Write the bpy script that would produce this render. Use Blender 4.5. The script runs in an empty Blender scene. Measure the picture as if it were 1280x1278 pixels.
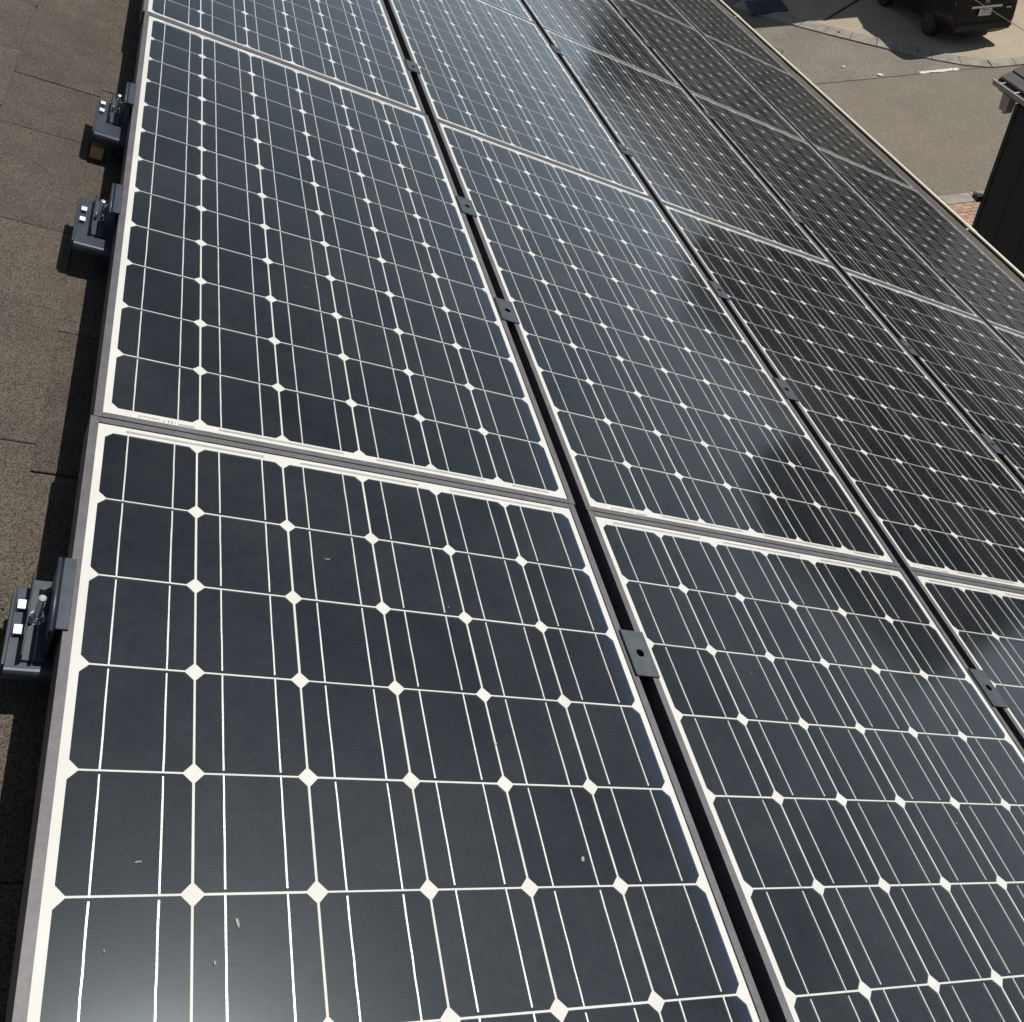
import bpy, bmesh, math, random
from mathutils import Vector, Matrix
random.seed(7)
sc = bpy.context.scene
col = sc.collection
R_ = math.radians

# ------------------------------------------------------------------ camera
cam = bpy.data.cameras.new('camera')
camo = bpy.data.objects.new('camera', cam)
col.objects.link(camo)
right = Vector((0.97357948, -0.22824739, 0.00679172))
down = Vector((-0.14313809, -0.63318332, -0.76065128))
fwd = Vector((0.17791707, 0.73958232, -0.64912518))
M = Matrix((right, -down, -fwd)).transposed().to_4x4()
M.translation = Vector((0.31521797, -1.10166424, 0.95054846))
camo.matrix_world = M
cam.sensor_fit = 'HORIZONTAL'
cam.sensor_width = 36.0
cam.lens = 36.0 * 1239.336 / 1280.0
cam.shift_y = -163.489 / 1280.0
cam.clip_start = 0.05
cam.clip_end = 3000
sc.camera = camo

# ------------------------------------------------------------------ light
SUN = Vector((0.80, 0.23, 1.0)).normalized()
elev = math.asin(SUN.z)
azim = math.atan2(SUN.x, SUN.y)
w = bpy.data.worlds.new('World')
sc.world = w
w.use_nodes = True
nt = w.node_tree
sky = nt.nodes.new('ShaderNodeTexSky')
sky.sky_type = 'NISHITA'
sky.sun_disc = False
sky.sun_elevation = elev
sky.sun_rotation = azim
sky.air_density = 1.0
sky.dust_density = 1.4
tc = nt.nodes.new('ShaderNodeTexCoord')
mp = nt.nodes.new('ShaderNodeMapping')
mp.inputs['Location'].default_value = (0.35, 0.1, 0.2)
mp.inputs['Scale'].default_value = (1.0, 1.0, 2.2)
nz = nt.nodes.new('ShaderNodeTexNoise')
nz.inputs['Scale'].default_value = 2.6
nz.inputs['Detail'].default_value = 4
nz.inputs['Roughness'].default_value = 0.55
cr = nt.nodes.new('ShaderNodeValToRGB')
cr.color_ramp.elements[0].position = 0.54
cr.color_ramp.elements[0].color = (0, 0, 0, 1)
cr.color_ramp.elements[1].position = 0.76
cr.color_ramp.elements[1].color = (0.75, 0.75, 0.75, 1)
mx = nt.nodes.new('ShaderNodeMixRGB')
mx.inputs[2].default_value = (10.0, 10.8, 11.8, 1)
nt.links.new(tc.outputs['Generated'], mp.inputs['Vector'])
nt.links.new(mp.outputs['Vector'], nz.inputs['Vector'])
nt.links.new(nz.outputs['Fac'], cr.inputs['Fac'])
nt.links.new(cr.outputs['Color'], mx.inputs[0])
nt.links.new(sky.outputs[0], mx.inputs[1])
# pale haze hugging the horizon all round
sx_ = nt.nodes.new('ShaderNodeSeparateXYZ'); nt.links.new(tc.outputs['Generated'], sx_.inputs[0])
ab = nt.nodes.new('ShaderNodeMath'); ab.operation = 'ABSOLUTE'; nt.links.new(sx_.outputs['Z'], ab.inputs[0])
m1 = nt.nodes.new('ShaderNodeMath'); m1.operation = 'MULTIPLY'; m1.inputs[1].default_value = -4.6; nt.links.new(ab.outputs[0], m1.inputs[0])
ex = nt.nodes.new('ShaderNodeMath'); ex.operation = 'EXPONENT'; nt.links.new(m1.outputs[0], ex.inputs[0])
m2 = nt.nodes.new('ShaderNodeMath'); m2.operation = 'MULTIPLY'; m2.inputs[1].default_value = 0.9; nt.links.new(ex.outputs[0], m2.inputs[0])
hz = nt.nodes.new('ShaderNodeMixRGB'); hz.inputs[2].default_value = (17.0, 20.5, 23.5, 1)
nt.links.new(m2.outputs[0], hz.inputs[0]); nt.links.new(mx.outputs[0], hz.inputs[1])
bg = nt.nodes['Background']
nt.links.new(hz.outputs[0], bg.inputs[0])
bg.inputs[1].default_value = 0.05
sl = bpy.data.lights.new('sun', 'SUN')
sl.energy = 5.0
sl.angle = R_(0.53)
sl.color = (1.0, 0.965, 0.915)
so = bpy.data.objects.new('sun', sl)
col.objects.link(so)
so.rotation_euler = (-SUN).to_track_quat('-Z', 'Y').to_euler()
so.location = SUN * 50
vs = sc.view_settings
vs.view_transform = 'Standard'
vs.look = 'None'
vs.exposure = -0.20
vs.gamma = 1.0
vs.use_curve_mapping = False
sc.cycles.max_bounces = 4
sc.cycles.diffuse_bounces = 2
sc.cycles.glossy_bounces = 3
sc.cycles.transparent_max_bounces = 6
sc.cycles.use_adaptive_sampling = True
sc.cycles.adaptive_threshold = 0.025
sc.cycles.caustics_reflective = False
sc.cycles.caustics_refractive = False

TH = math.atan(0.5)                    # roof pitch
CT, ST = math.cos(TH), math.sin(TH)
def W(u, v, h=0.0):
    return Vector((u * CT + h * ST, v, -u * ST + h * CT))
GZ = -8.2                              # street level

# ------------------------------------------------------------------ materials
def nmat(name):
    m = bpy.data.materials.new(name)
    m.use_nodes = True
    return m, m.node_tree, m.node_tree.nodes['Principled BSDF']
def mixc(t, fac, a, b, mode='MIX'):
    n = t.nodes.new('ShaderNodeMixRGB')
    n.blend_type = mode
    for i, x in ((0, fac), (1, a), (2, b)):
        if hasattr(x, 'is_linked'):
            t.links.new(x, n.inputs[i])
        else:
            n.inputs[i].default_value = x if i == 0 else (*x, 1)
    return n.outputs[0]
def tex(t, kind, scale, detail=2, coord='Object', vec_scale=None, rough=None, extra=None):
    c = t.nodes.new('ShaderNodeTexCoord')
    n = t.nodes.new(kind)
    if vec_scale or extra:
        m = t.nodes.new('ShaderNodeMapping')
        if vec_scale: m.inputs['Scale'].default_value = vec_scale
        t.links.new(c.outputs[coord], m.inputs['Vector'])
        if extra: t.links.new(extra, m.inputs['Location'])
        t.links.new(m.outputs[0], n.inputs['Vector'])
    else:
        t.links.new(c.outputs[coord], n.inputs['Vector'])
    n.inputs['Scale'].default_value = scale
    if 'Detail' in n.inputs: n.inputs['Detail'].default_value = detail
    if rough is not None and 'Roughness' in n.inputs: n.inputs['Roughness'].default_value = rough
    return n
def ramp(t, src, p0, c0, p1, c1, mid=None):
    n = t.nodes.new('ShaderNodeValToRGB')
    e = n.color_ramp.elements
    e[0].position = p0; e[0].color = (*c0, 1)
    e[1].position = p1; e[1].color = (*c1, 1)
    if mid:
        x = e.new(mid[0]); x.color = (*mid[1], 1)
    t.links.new(src, n.inputs['Fac'])
    return n.outputs[0]
def bump(t, p, src, strength, dist):
    b = t.nodes.new('ShaderNodeBump')
    b.inputs['Strength'].default_value = strength
    b.inputs['Distance'].default_value = dist
    t.links.new(src, b.inputs['Height'])
    t.links.new(b.outputs[0], p.inputs['Normal'])
def math_n(t, op, a, b=None, clamp=False):
    n = t.nodes.new('ShaderNodeMath'); n.operation = op; n.use_clamp = clamp
    for i, x in ((0, a), (1, b)):
        if x is None: continue
        if hasattr(x, 'is_linked'): t.links.new(x, n.inputs[i])
        else: n.inputs[i].default_value = x
    return n.outputs[0]

def plain(name, color, rough=0.6, metal=0.0, var=0.15, scale=20.0, coat=0.0, spec=0.5, bmp=0.0):
    m, t, p = nmat(name)
    n = tex(t, 'ShaderNodeTexNoise', scale, 5)
    lo = tuple(c * (1 - var) for c in color); hi = tuple(min(1, c * (1 + var)) for c in color)
    t.links.new(ramp(t, n.outputs['Fac'], 0.3, lo, 0.7, hi), p.inputs['Base Color'])
    p.inputs['Roughness'].default_value = rough
    p.inputs['Metallic'].default_value = metal
    p.inputs['Coat Weight'].default_value = coat
    p.inputs['Specular IOR Level'].default_value = spec
    if bmp: bump(t, p, n.outputs['Fac'], bmp, 0.003)
    return m

def cell_material(name, edge):
    m, t, p = nmat(name)
    info = t.nodes.new('ShaderNodeObjectInfo')
    base = ramp(t, info.outputs['Random'], 0.0, (0.0050, 0.0070, 0.0105), 1.0, (0.0155, 0.0180, 0.0225))
    n = tex(t, 'ShaderNodeTexNoise', 60, 2)
    base = mixc(t, 0.5, base, ramp(t, n.outputs['Fac'], 0.3, (0.3, 0.3, 0.3), 0.7, (1.3, 1.3, 1.3)), 'MULTIPLY')
    # silver finger lines, 2.3 mm apart, running across the cell
    wv = t.nodes.new('ShaderNodeTexWave')
    wv.wave_type = 'BANDS'; wv.bands_direction = 'Y'; wv.wave_profile = 'SIN'
    c = t.nodes.new('ShaderNodeTexCoord')
    t.links.new(c.outputs['Object'], wv.inputs['Vector'])
    wv.inputs['Scale'].default_value = 0.314159 / 0.0023
    fl = ramp(t, wv.outputs['Fac'], 0.86, (0, 0, 0), 0.97, (1, 1, 1))
    f2 = math_n(t, 'MULTIPLY', fl, 0.10)
    base = mixc(t, f2, base, (0.20, 0.20, 0.21))
    if edge:
        sx = t.nodes.new('ShaderNodeSeparateXYZ')
        t.links.new(c.outputs['Object'], sx.inputs[0])
        f = t.nodes.new('ShaderNodeMapRange')
        f.inputs['From Min'].default_value = 0.034; f.inputs['From Max'].default_value = 0.064
        f.inputs['To Min'].default_value = 0.0; f.inputs['To Max'].default_value = 0.55
        t.links.new(sx.outputs['X'], f.inputs['Value'])
        base = mixc(t, f.outputs[0], base, (0.020, 0.036, 0.085))
    t.links.new(base, p.inputs['Base Color'])
    p.inputs['Roughness'].default_value = 0.17
    p.inputs['Specular IOR Level'].default_value = 0.60
    p.inputs['Specular Tint'].default_value = (0.78, 0.92, 1.0, 1)
    return m
M_CELL = cell_material('silicon_cell', False)
M_CELL_E = cell_material('silicon_cell_blue_rim', True)

def ribbon_material():
    m, t, p = nmat('tinned_ribbon')
    n = tex(t, 'ShaderNodeTexNoise', 260, 3)
    t.links.new(ramp(t, n.outputs['Fac'], 0.3, (0.72, 0.72, 0.72), 0.7, (0.92, 0.92, 0.91)), p.inputs['Base Color'])
    p.inputs['Metallic'].default_value = 0.30
    p.inputs['Roughness'].default_value = 0.33
    bump(t, p, n.outputs['Fac'], 0.35, 0.0006)
    return m
M_RIB = ribbon_material()
M_BUS = plain('bus_ribbon_grey', (0.42, 0.42, 0.40), 0.4, 0.4, 0.12, 90)

def backsheet_material():
    m, t, p = nmat('white_backsheet')
    n = tex(t, 'ShaderNodeTexNoise', 9, 5)
    t.links.new(ramp(t, n.outputs['Fac'], 0.3, (0.71, 0.70, 0.665), 0.7, (0.79, 0.785, 0.755)), p.inputs['Base Color'])
    p.inputs['Roughness'].default_value = 0.7
    return m
M_BACK = backsheet_material()

def glass_material():
    m, t, p = nmat('solar_glass')
    t.nodes.remove(p)
    out = t.nodes['Material Output']
    tr = t.nodes.new('ShaderNodeBsdfTransparent'); tr.inputs[0].default_value = (0.965, 0.975, 0.97, 1)
    gl = t.nodes.new('ShaderNodeBsdfGlossy'); gl.inputs['Roughness'].default_value = 0.10
    gl.inputs[0].default_value = (0.95, 0.97, 1, 1)
    fr = t.nodes.new('ShaderNodeFresnel'); fr.inputs['IOR'].default_value = 1.52
    ms = t.nodes.new('ShaderNodeMixShader')
    fac = math_n(t, 'MULTIPLY', fr.outputs[0], 1.0)
    t.links.new(fac, ms.inputs[0]); t.links.new(tr.outputs[0], ms.inputs[1]); t.links.new(gl.outputs[0], ms.inputs[2])
    # thin dust: broad film, small specks and short streaks
    info = t.nodes.new('ShaderNodeObjectInfo')
    cmb = t.nodes.new('ShaderNodeCombineXYZ')
    off = math_n(t, 'MULTIPLY', info.outputs['Random'], 50.0)
    t.links.new(off, cmb.inputs[0]); t.links.new(off, cmb.inputs[1])
    film = tex(t, 'ShaderNodeTexNoise', 6.0, 4, rough=0.75, extra=cmb.outputs[0])
    f1 = ramp(t, film.outputs['Fac'], 0.35, (0.001,) * 3, 0.72, (0.020,) * 3)
    vo = tex(t, 'ShaderNodeTexVoronoi', 95, extra=cmb.outputs[0], vec_scale=(1, 1, 0))
    vo.inputs['Randomness'].default_value = 1.0
    sp = ramp(t, vo.outputs['Distance'], 0.045, (1, 1, 1), 0.12, (0, 0, 0))
    sel = tex(t, 'ShaderNodeTexNoise', 38, 0, extra=cmb.outputs[0])
    sg = ramp(t, sel.outputs['Fac'], 0.50, (0, 0, 0), 0.66, (0.42, 0.42, 0.42))
    specks = mixc(t, 1.0, sp, sg, 'MULTIPLY')
    a1 = mixc(t, 1.0, f1, specks, 'ADD')
    a2 = a1
    df = t.nodes.new('ShaderNodeBsdfDiffuse'); df.inputs[0].default_value = (0.52, 0.49, 0.44, 1)
    ms2 = t.nodes.new('ShaderNodeMixShader')
    t.links.new(a2, ms2.inputs[0]); t.links.new(ms.outputs[0], ms2.inputs[1]); t.links.new(df.outputs[0], ms2.inputs[2])
    t.links.new(ms2.outputs[0], out.inputs['Surface'])
    return m
M_GLASS = glass_material()

def frame_material():
    m, t, p = nmat('grey_anodised_frame')
    n = tex(t, 'ShaderNodeTexNoise', 30, 6, rough=0.65)
    n2 = tex(t, 'ShaderNodeTexNoise', 300, 2)
    b = ramp(t, n.outputs['Fac'], 0.3, (0.082, 0.076, 0.082), 0.72, (0.132, 0.124, 0.128))
    b = mixc(t, 0.35, b, ramp(t, n2.outputs['Fac'], 0.3, (0.55,) * 3, 0.7, (1.3,) * 3), 'MULTIPLY')
    t.links.new(b, p.inputs['Base Color'])
    p.inputs['Metallic'].default_value = 0.10
    p.inputs['Roughness'].default_value = 0.5
    return m
M_FRAME = frame_material()
M_CLAMP = plain('dark_clamp_steel', (0.055, 0.066, 0.075), 0.5, 0.3, 0.22, 60, bmp=0.05)
M_BRKT = plain('dark_bracket_steel', (0.050, 0.060, 0.075), 0.42, 0.35, 0.2, 50)
M_STEEL = plain('bright_bolt_steel', (0.72, 0.71, 0.68), 0.25, 0.6, 0.1, 80)
M_TAB = plain('bare_zinc_tab', (0.90, 0.90, 0.91), 0.4, 0.0, 0.04, 80)
M_HOLE = plain('hole_dark', (0.03, 0.026, 0.024), 0.7)
M_STICK = plain('white_sticker', (0.80, 0.79, 0.75), 0.6, 0, 0.03)
M_INK = plain('grey_ink', (0.10, 0.10, 0.10), 0.8)

def shingle_material():
    m, t, p = nmat('granule_shingle')
    info = t.nodes.new('ShaderNodeObjectInfo')
    cmb = t.nodes.new('ShaderNodeCombineXYZ')
    off = math_n(t, 'MULTIPLY', info.outputs['Random'], 30.0)
    t.links.new(off, cmb.inputs[0]); t.links.new(off, cmb.inputs[1])
    g = tex(t, 'ShaderNodeTexVoronoi', 700, extra=cmb.outputs[0])
    g.feature = 'F1'
    sep = t.nodes.new('ShaderNodeSeparateColor')
    t.links.new(g.outputs['Color'], sep.inputs[0])
    a = ramp(t, sep.outputs[0], 0.0, (0.012, 0.0105, 0.009), 1.0, (0.185, 0.160, 0.133), mid=(0.55, (0.043, 0.036, 0.030)))
    big = tex(t, 'ShaderNodeTexNoise', 14, 6, extra=cmb.outputs[0])
    b = ramp(t, big.outputs['Fac'], 0.3, (0.80, 0.77, 0.75), 0.72, (1.10, 1.06, 1.01))
    c_ = mixc(t, 1.0, a, b, 'MULTIPLY')
    red = tex(t, 'ShaderNodeTexNoise', 7, 3, extra=cmb.outputs[0])
    rf = ramp(t, red.outputs['Fac'], 0.55, (0, 0, 0), 0.75, (0.45, 0.45, 0.45))
    c2 = mixc(t, rf, c_, (0.060, 0.036, 0.026))
    tone = ramp(t, info.outputs['Random'], 0, (0.86, 0.86, 0.86), 1, (1.12, 1.12, 1.10))
    c3 = mixc(t, 1.0, c2, tone, 'MULTIPLY')
    t.links.new(c3, p.inputs['Base Color'])
    p.inputs['Roughness'].default_value = 0.85
    p.inputs['Specular IOR Level'].default_value = 0.3
    bump(t, p, sep.outputs[1], 0.8, 0.0016)
    return m
M_SHING = shingle_material()
M_DECK = plain('bitumen_underlay', (0.030, 0.028, 0.026), 0.9, 0, 0.3, 40)
M_GUT = plain('cream_gutter', (0.80, 0.74, 0.60), 0.4, 0, 0.05, 12)
M_GUTB = plain('weathered_brown_gutter', (0.075, 0.058, 0.040), 0.6, 0, 0.25, 10)
M_DRIP = plain('brown_drip_edge', (0.085, 0.066, 0.048), 0.5, 0.2)
M_HWALL = plain('beige_render', (0.48, 0.44, 0.37), 0.85, 0, 0.06, 6)

def asphalt_material(name, lo, hi, stain):
    m, t, p = nmat(name)
    v = tex(t, 'ShaderNodeTexVoronoi', 55)
    sep = t.nodes.new('ShaderNodeSeparateColor'); t.links.new(v.outputs['Color'], sep.inputs[0])
    a = ramp(t, sep.outputs[0], 0.0, lo, 1.0, hi)
    wsp = tex(t, 'ShaderNodeTexVoronoi', 7)
    ws = ramp(t, wsp.outputs['Distance'], 0.035, (1, 1, 1), 0.075, (0, 0, 0))
    a = mixc(t, math_n(t, 'MULTIPLY', ws, 0.55), a, (0.48, 0.45, 0.40))
    n = tex(t, 'ShaderNodeTexNoise', 0.9, 7, rough=0.62)
    b = ramp(t, n.outputs['Fac'], 0.3, (1 - stain,) * 3, 0.72, (1 + stain * 0.7, 1 + stain * 0.66, 1 + stain * 0.6))
    c_ = mixc(t, 1.0, a, b, 'MULTIPLY')
    fine = tex(t, 'ShaderNodeTexNoise', 14, 5, rough=0.7)
    c_ = mixc(t, 0.5, c_, ramp(t, fine.outputs['Fac'], 0.3, (0.72,) * 3, 0.7, (1.25,) * 3), 'MULTIPLY')
    t.links.new(c_, p.inputs['Base Color'])
    p.inputs['Roughness'].default_value = 0.9
    bump(t, p, sep.outputs[1], 0.5, 0.006)
    return m
M_ROAD = asphalt_material('street_asphalt', (0.118, 0.099, 0.077), (0.226, 0.193, 0.152), 0.12)
M_SIDE = asphalt_material('coarse_asphalt', (0.075, 0.064, 0.051), (0.245, 0.215, 0.175), 0.22)
M_CONC = asphalt_material('tan_concrete', (0.36, 0.300, 0.215), (0.46, 0.385, 0.28), 0.16)
M_KERB = plain('kerb_concrete', (0.30, 0.275, 0.230), 0.9, 0, 0.22, 5, bmp=0.2)
M_PAINT = None
def paint_material():
    m, t, p = nmat('worn_road_paint')
    n = tex(t, 'ShaderNodeTexNoise', 16, 6, rough=0.7)
    f = ramp(t, n.outputs['Fac'], 0.40, (0.17, 0.155, 0.135), 0.47, (0.74, 0.71, 0.65))
    t.links.new(f, p.inputs['Base Color']); p.inputs['Roughness'].default_value = 0.8
    return m
M_PAINT = paint_material()
M_BRICKS = [plain('paving_brick_a', (0.40, 0.25, 0.175), 0.9, 0, 0.2, 30), plain('paving_brick_b', (0.47, 0.30, 0.21), 0.9, 0, 0.2, 30),
            plain('paving_brick_c', (0.34, 0.235, 0.18), 0.9, 0, 0.2, 30)]
M_SAND = plain('joint_sand', (0.25, 0.22, 0.17), 0.95)
M_GROUND = plain('far_ground', (0.13, 0.13, 0.115), 0.95, 0, 0.35, 0.06)
M_BLACKW = plain('black_siding', (0.016, 0.019, 0.024), 0.75, 0, 0.12, 8, spec=0.25)
M_TRIM = plain('black_corner_trim', (0.010, 0.010, 0.011), 0.6, spec=0.3)
M_SLATE = plain('grey_roof_slate', (0.125, 0.115, 0.112), 0.7, 0, 0.12, 5)
M_SLATEJ = plain('slate_gap_dark', (0.012, 0.012, 0.012), 0.9)
M_GGUT = plain('grey_gutter', (0.21, 0.195, 0.20), 0.5, 0.1, 0.06)
M_WMET = plain('white_bracket_metal', (0.78, 0.75, 0.68), 0.45, 0.1, 0.05)
M_RIMW = plain('pale_rim', (0.50, 0.48, 0.45), 0.5)
M_BLACKP = plain('black_plastic', (0.012, 0.012, 0.013), 0.45)
M_CAR = plain('black_car_paint', (0.006, 0.0065, 0.008), 0.3, 0.0, 0.1, 5, coat=0.15, spec=0.3)
M_CAR2 = plain('dark_blue_grey_car_paint', (0.022, 0.026, 0.034), 0.25, 0.1, 0.1, 5, coat=0.6)
M_CGLASS = plain('car_glass', (0.010, 0.012, 0.014), 0.05, 0, 0.1)
M_TYRE = plain('tyre_rubber', (0.014, 0.014, 0.014), 0.85)
M_RIM = plain('dark_alloy', (0.10, 0.10, 0.105), 0.35, 0.8)
M_CHROME = plain('chrome', (0.80, 0.82, 0.86), 0.12, 1.0, 0.03)
M_LAMP = plain('tail_lamp_lens', (0.30, 0.28, 0.27), 0.15)
M_REDL = plain('red_lens', (0.22, 0.012, 0.012), 0.15)
M_PLATE = plain('plate_white', (0.78, 0.78, 0.76), 0.5, 0, 0.03)
M_PGREEN = plain('plate_ink', (0.03, 0.05, 0.045), 0.6)
M_BLUE = plain('blue_mat', (0.020, 0.036, 0.056), 0.7, 0, 0.25, 4)
M_CABLE = plain('grey_cable', (0.30, 0.29, 0.28), 0.5)
M_WIN = plain('house_window', (0.03, 0.035, 0.04), 0.08)
M_WHITEP = plain('white_window_frame', (0.70, 0.69, 0.66), 0.5)

# ------------------------------------------------------------------ mesh helpers
class MB:
    def __init__(s): s.v = []; s.f = []
    def add(s, vs, fs):
        o = len(s.v); s.v += [tuple(x) for x in vs]; s.f += [tuple(o + i for i in f) for f in fs]; return s
    def box(s, x0, x1, y0, y1, z0, z1):
        return s.add([(x0, y0, z0), (x1, y0, z0), (x1, y1, z0), (x0, y1, z0), (x0, y0, z1), (x1, y0, z1), (x1, y1, z1), (x0, y1, z1)],
                     [(0, 3, 2, 1), (4, 5, 6, 7), (0, 1, 5, 4), (1, 2, 6, 5), (2, 3, 7, 6), (3, 0, 4, 7)])
    def prism(s, poly, axis, a, b):
        # poly: list of 2-D points, extruded from a to b along axis (0,1,2)
        n = len(poly); vs = []
        for t in (a, b):
            for p in poly:
                q = [0, 0, 0]; o = [i for i in range(3) if i != axis]
                q[o[0]] = p[0]; q[o[1]] = p[1]; q[axis] = t; vs.append(q)
        fs = [tuple(range(n))[::-1], tuple(range(n, 2 * n))] + [(i, (i + 1) % n, n + (i + 1) % n, n + i) for i in range(n)]
        return s.add(vs, fs)
    def tube(s, pts, r, seg=10, cap=True):
        pts = [Vector(p) for p in pts]; rings = []
        base = len(s.v); vs = []
        for i, p in enumerate(pts):
            d = (pts[min(i + 1, len(pts) - 1)] - pts[max(i - 1, 0)]).normalized()
            a = d.orthogonal().normalized(); b = d.cross(a)
            rr = r[i] if isinstance(r, (list, tuple)) else r
            for k in range(seg):
                t = 2 * math.pi * k / seg
                vs.append(p + a * (rr * math.cos(t)) + b * (rr * math.sin(t)))
        fs = []
        for i in range(len(pts) - 1):
            for k in range(seg):
                fs.append((i * seg + k, i * seg + (k + 1) % seg, (i + 1) * seg + (k + 1) % seg, (i + 1) * seg + k))
        if cap:
            fs.append(tuple(range(seg))[::-1]); fs.append(tuple(range((len(pts) - 1) * seg, len(pts) * seg)))
        return s.add(vs, fs)
    def mesh(s, name, mat, smooth=False, bevel=0):
        me = bpy.data.meshes.new(name)
        me.from_pydata(s.v, [], s.f)
        bm = bmesh.new(); bm.from_mesh(me)
        bmesh.ops.recalc_face_normals(bm, faces=bm.faces)
        if bevel:
            bmesh.ops.bevel(bm, geom=bm.edges[:], offset=bevel, segments=1, affect='EDGES')
        bm.to_mesh(me); bm.free()
        if smooth:
            for p in me.polygons: p.use_smooth = True
        me.materials.append(mat)
        return me
    def obj(s, name, mat, parent=None, smooth=False, bevel=0, loc=None):
        return link(name, s.mesh(name, mat, smooth, bevel), parent, loc)
def link(name, me, parent=None, loc=None, rot=None):
    o = bpy.data.objects.new(name, me)
    col.objects.link(o)
    if parent: o.parent = parent
    if loc is not None: o.location = loc
    if rot is not None: o.rotation_euler = rot
    return o
def tag(o, label=None, cat=None, group=None, kind=None):
    if label: o['label'] = label
    if cat: o['category'] = cat
    if group: o['group'] = group
    if kind: o['kind'] = kind
    return o
def empty(name, loc, rot=(0, 0, 0)):
    o = bpy.data.objects.new(name, None)
    o.empty_display_size = 0.1
    col.objects.link(o); o.location = loc; o.rotation_euler = rot
    return o
def copy_tree(o, parent=None):
    c = o.copy(); col.objects.link(c)
    if parent: c.parent = parent
    for ch in list(o.children): copy_tree(ch, c)
    return c
def text_mesh(txt, size, mat, name='lettering', depth=0.0):
    cu = bpy.data.curves.new(name, 'FONT'); cu.body = txt; cu.size = size; cu.align_x = 'CENTER'; cu.align_y = 'CENTER'
    cu.extrude = depth
    o = bpy.data.objects.new(name, cu); col.objects.link(o)
    dg = bpy.context.evaluated_depsgraph_get()
    me = bpy.data.meshes.new_from_object(o.evaluated_get(dg))
    bpy.data.objects.remove(o); bpy.data.curves.remove(cu)
    me.materials.clear(); me.materials.append(mat)
    return me

# ------------------------------------------------------------------ street setting
def sheet(name, poly, z, mat, kind='structure', parent=None):
    me = bpy.data.meshes.new(name)
    me.from_pydata([(x, y, z) for x, y in poly], [], [tuple(range(len(poly)))])
    me.materials.append(mat)
    o = link(name, me, parent)
    if kind: o['kind'] = kind
    return o
sheet('ground', [(-900, -900), (900, -900), (900, 900), (-900, 900)], GZ - 0.02, M_GROUND)
sheet('road', [(-60, 12.6), (90, 12.6), (90, 17.62), (-60, 17.62)], GZ, M_ROAD)
sheet('side_road', [(6.0, 17.60), (15.98, 17.60), (16.02, 17.7), (12.6, 21.3), (11.9, 23.0), (11.9, 70), (6.0, 70)], GZ + 0.003, M_SIDE)
# crack along the asphalt seam and a wandering crack in the side road
def ribbon_path(name, pts, wd, z, mat, label, cat):
    mb = MB(); vs = []; fs = []
    for i, (x, y) in enumerate(pts):
        a = pts[max(i - 1, 0)]; b = pts[min(i + 1, len(pts) - 1)]
        d = Vector((b[0] - a[0], b[1] - a[1])).normalized(); n = Vector((-d.y, d.x))
        ww = wd * random.uniform(0.5, 1.2)
        vs += [(x + n.x * ww, y + n.y * ww, z), (x - n.x * ww, y - n.y * ww, z)]
    for i in range(len(pts) - 1): fs.append((2 * i, 2 * i + 1, 2 * i + 3, 2 * i + 2))
    o = MB().add(vs, fs).obj(name, mat)
    return o
M_CRACK = plain('tar_crack', (0.045, 0.040, 0.035), 0.9)
seam = ribbon_path('asphalt_seam', [(8 + i * 0.2, 17.61 + random.uniform(-0.012, 0.012)) for i in range(44)], 0.012, GZ + 0.006, M_CRACK, None, None)
seam['kind'] = 'structure'
pts = []; x, y = 11.35, 17.7
while y < 20.5:
    pts.append((x, y)); y += 0.16; x += random.uniform(-0.11, 0.13)
cr_ = ribbon_path('asphalt_crack', pts, 0.014, GZ + 0.006, M_CRACK, None, None)
cr_['kind'] = 'structure'
# short worn white dash and a fleck
rp = MB()
n = 14
up = [(14.19 + i * 1.0 / n, 17.735 + random.uniform(-0.02, 0.02)) for i in range(n + 1)]
lo = [(14.19 + i * 1.0 / n, 17.61 + random.uniform(-0.02, 0.02)) for i in range(n + 1)]
vs = [(a, b, GZ + 0.009) for a, b in lo] + [(a, b, GZ + 0.009) for a, b in up]
rp.add(vs, [(i, i + 1, n + 2 + i, n + 1 + i) for i in range(n)])
o = rp.obj('road_dash', M_PAINT); o['kind'] = 'structure'
def fleck(x, y, r, mat, name, lab, cat):
    mb = MB(); k = 7
    top = [(x + r * random.uniform(.6, 1.1) * math.cos(2 * math.pi * i / k), y + r * random.uniform(.6, 1.1) * math.sin(2 * math.pi * i / k)) for i in range(k)]
    mb.prism(top, 2, GZ + 0.004, GZ + 0.03)
    return tag(mb.obj(name, mat), lab, cat)
fleck(13.24, 17.72, 0.07, M_WMET, 'white_scrap', 'small white scrap lying on the asphalt left of the road dash', 'litter')
fleck(12.65, 18.29, 0.045, M_WMET, 'white_scrap', 'tiny white scrap on coarse asphalt further up the side road', 'litter')
# concrete forecourt with cut corner
lot = MB()
lotp = [(15.98, 17.86), (60, 17.86), (60, 24.5), (11.6, 24.5), (12.2, 22.3), (12.75, 21.42), (13.46, 20.45), (14.23, 19.52), (15.26, 18.41)]
lot.prism(lotp, 2, GZ - 0.015, GZ + 0.055)
lo_ = lot.obj('forecourt_concrete', M_CONC); lo_['kind'] = 'structure'
# dark drain gap running across the forecourt
dg_ = MB().prism([(13.43, 20.90), (13.50, 20.86), (15.9, 22.66), (15.86, 22.74)], 2, GZ + 0.04, GZ + 0.0595).obj('forecourt_joint', M_CRACK)
dg_['kind'] = 'structure'
j2 = MB().prism([(17.1, 17.95), (17.13, 17.94), (19.3, 20.6), (19.26, 20.63)], 2, GZ + 0.04, GZ + 0.0595).obj('forecourt_joint', M_CRACK)
j2['kind'] = 'structure'
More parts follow.
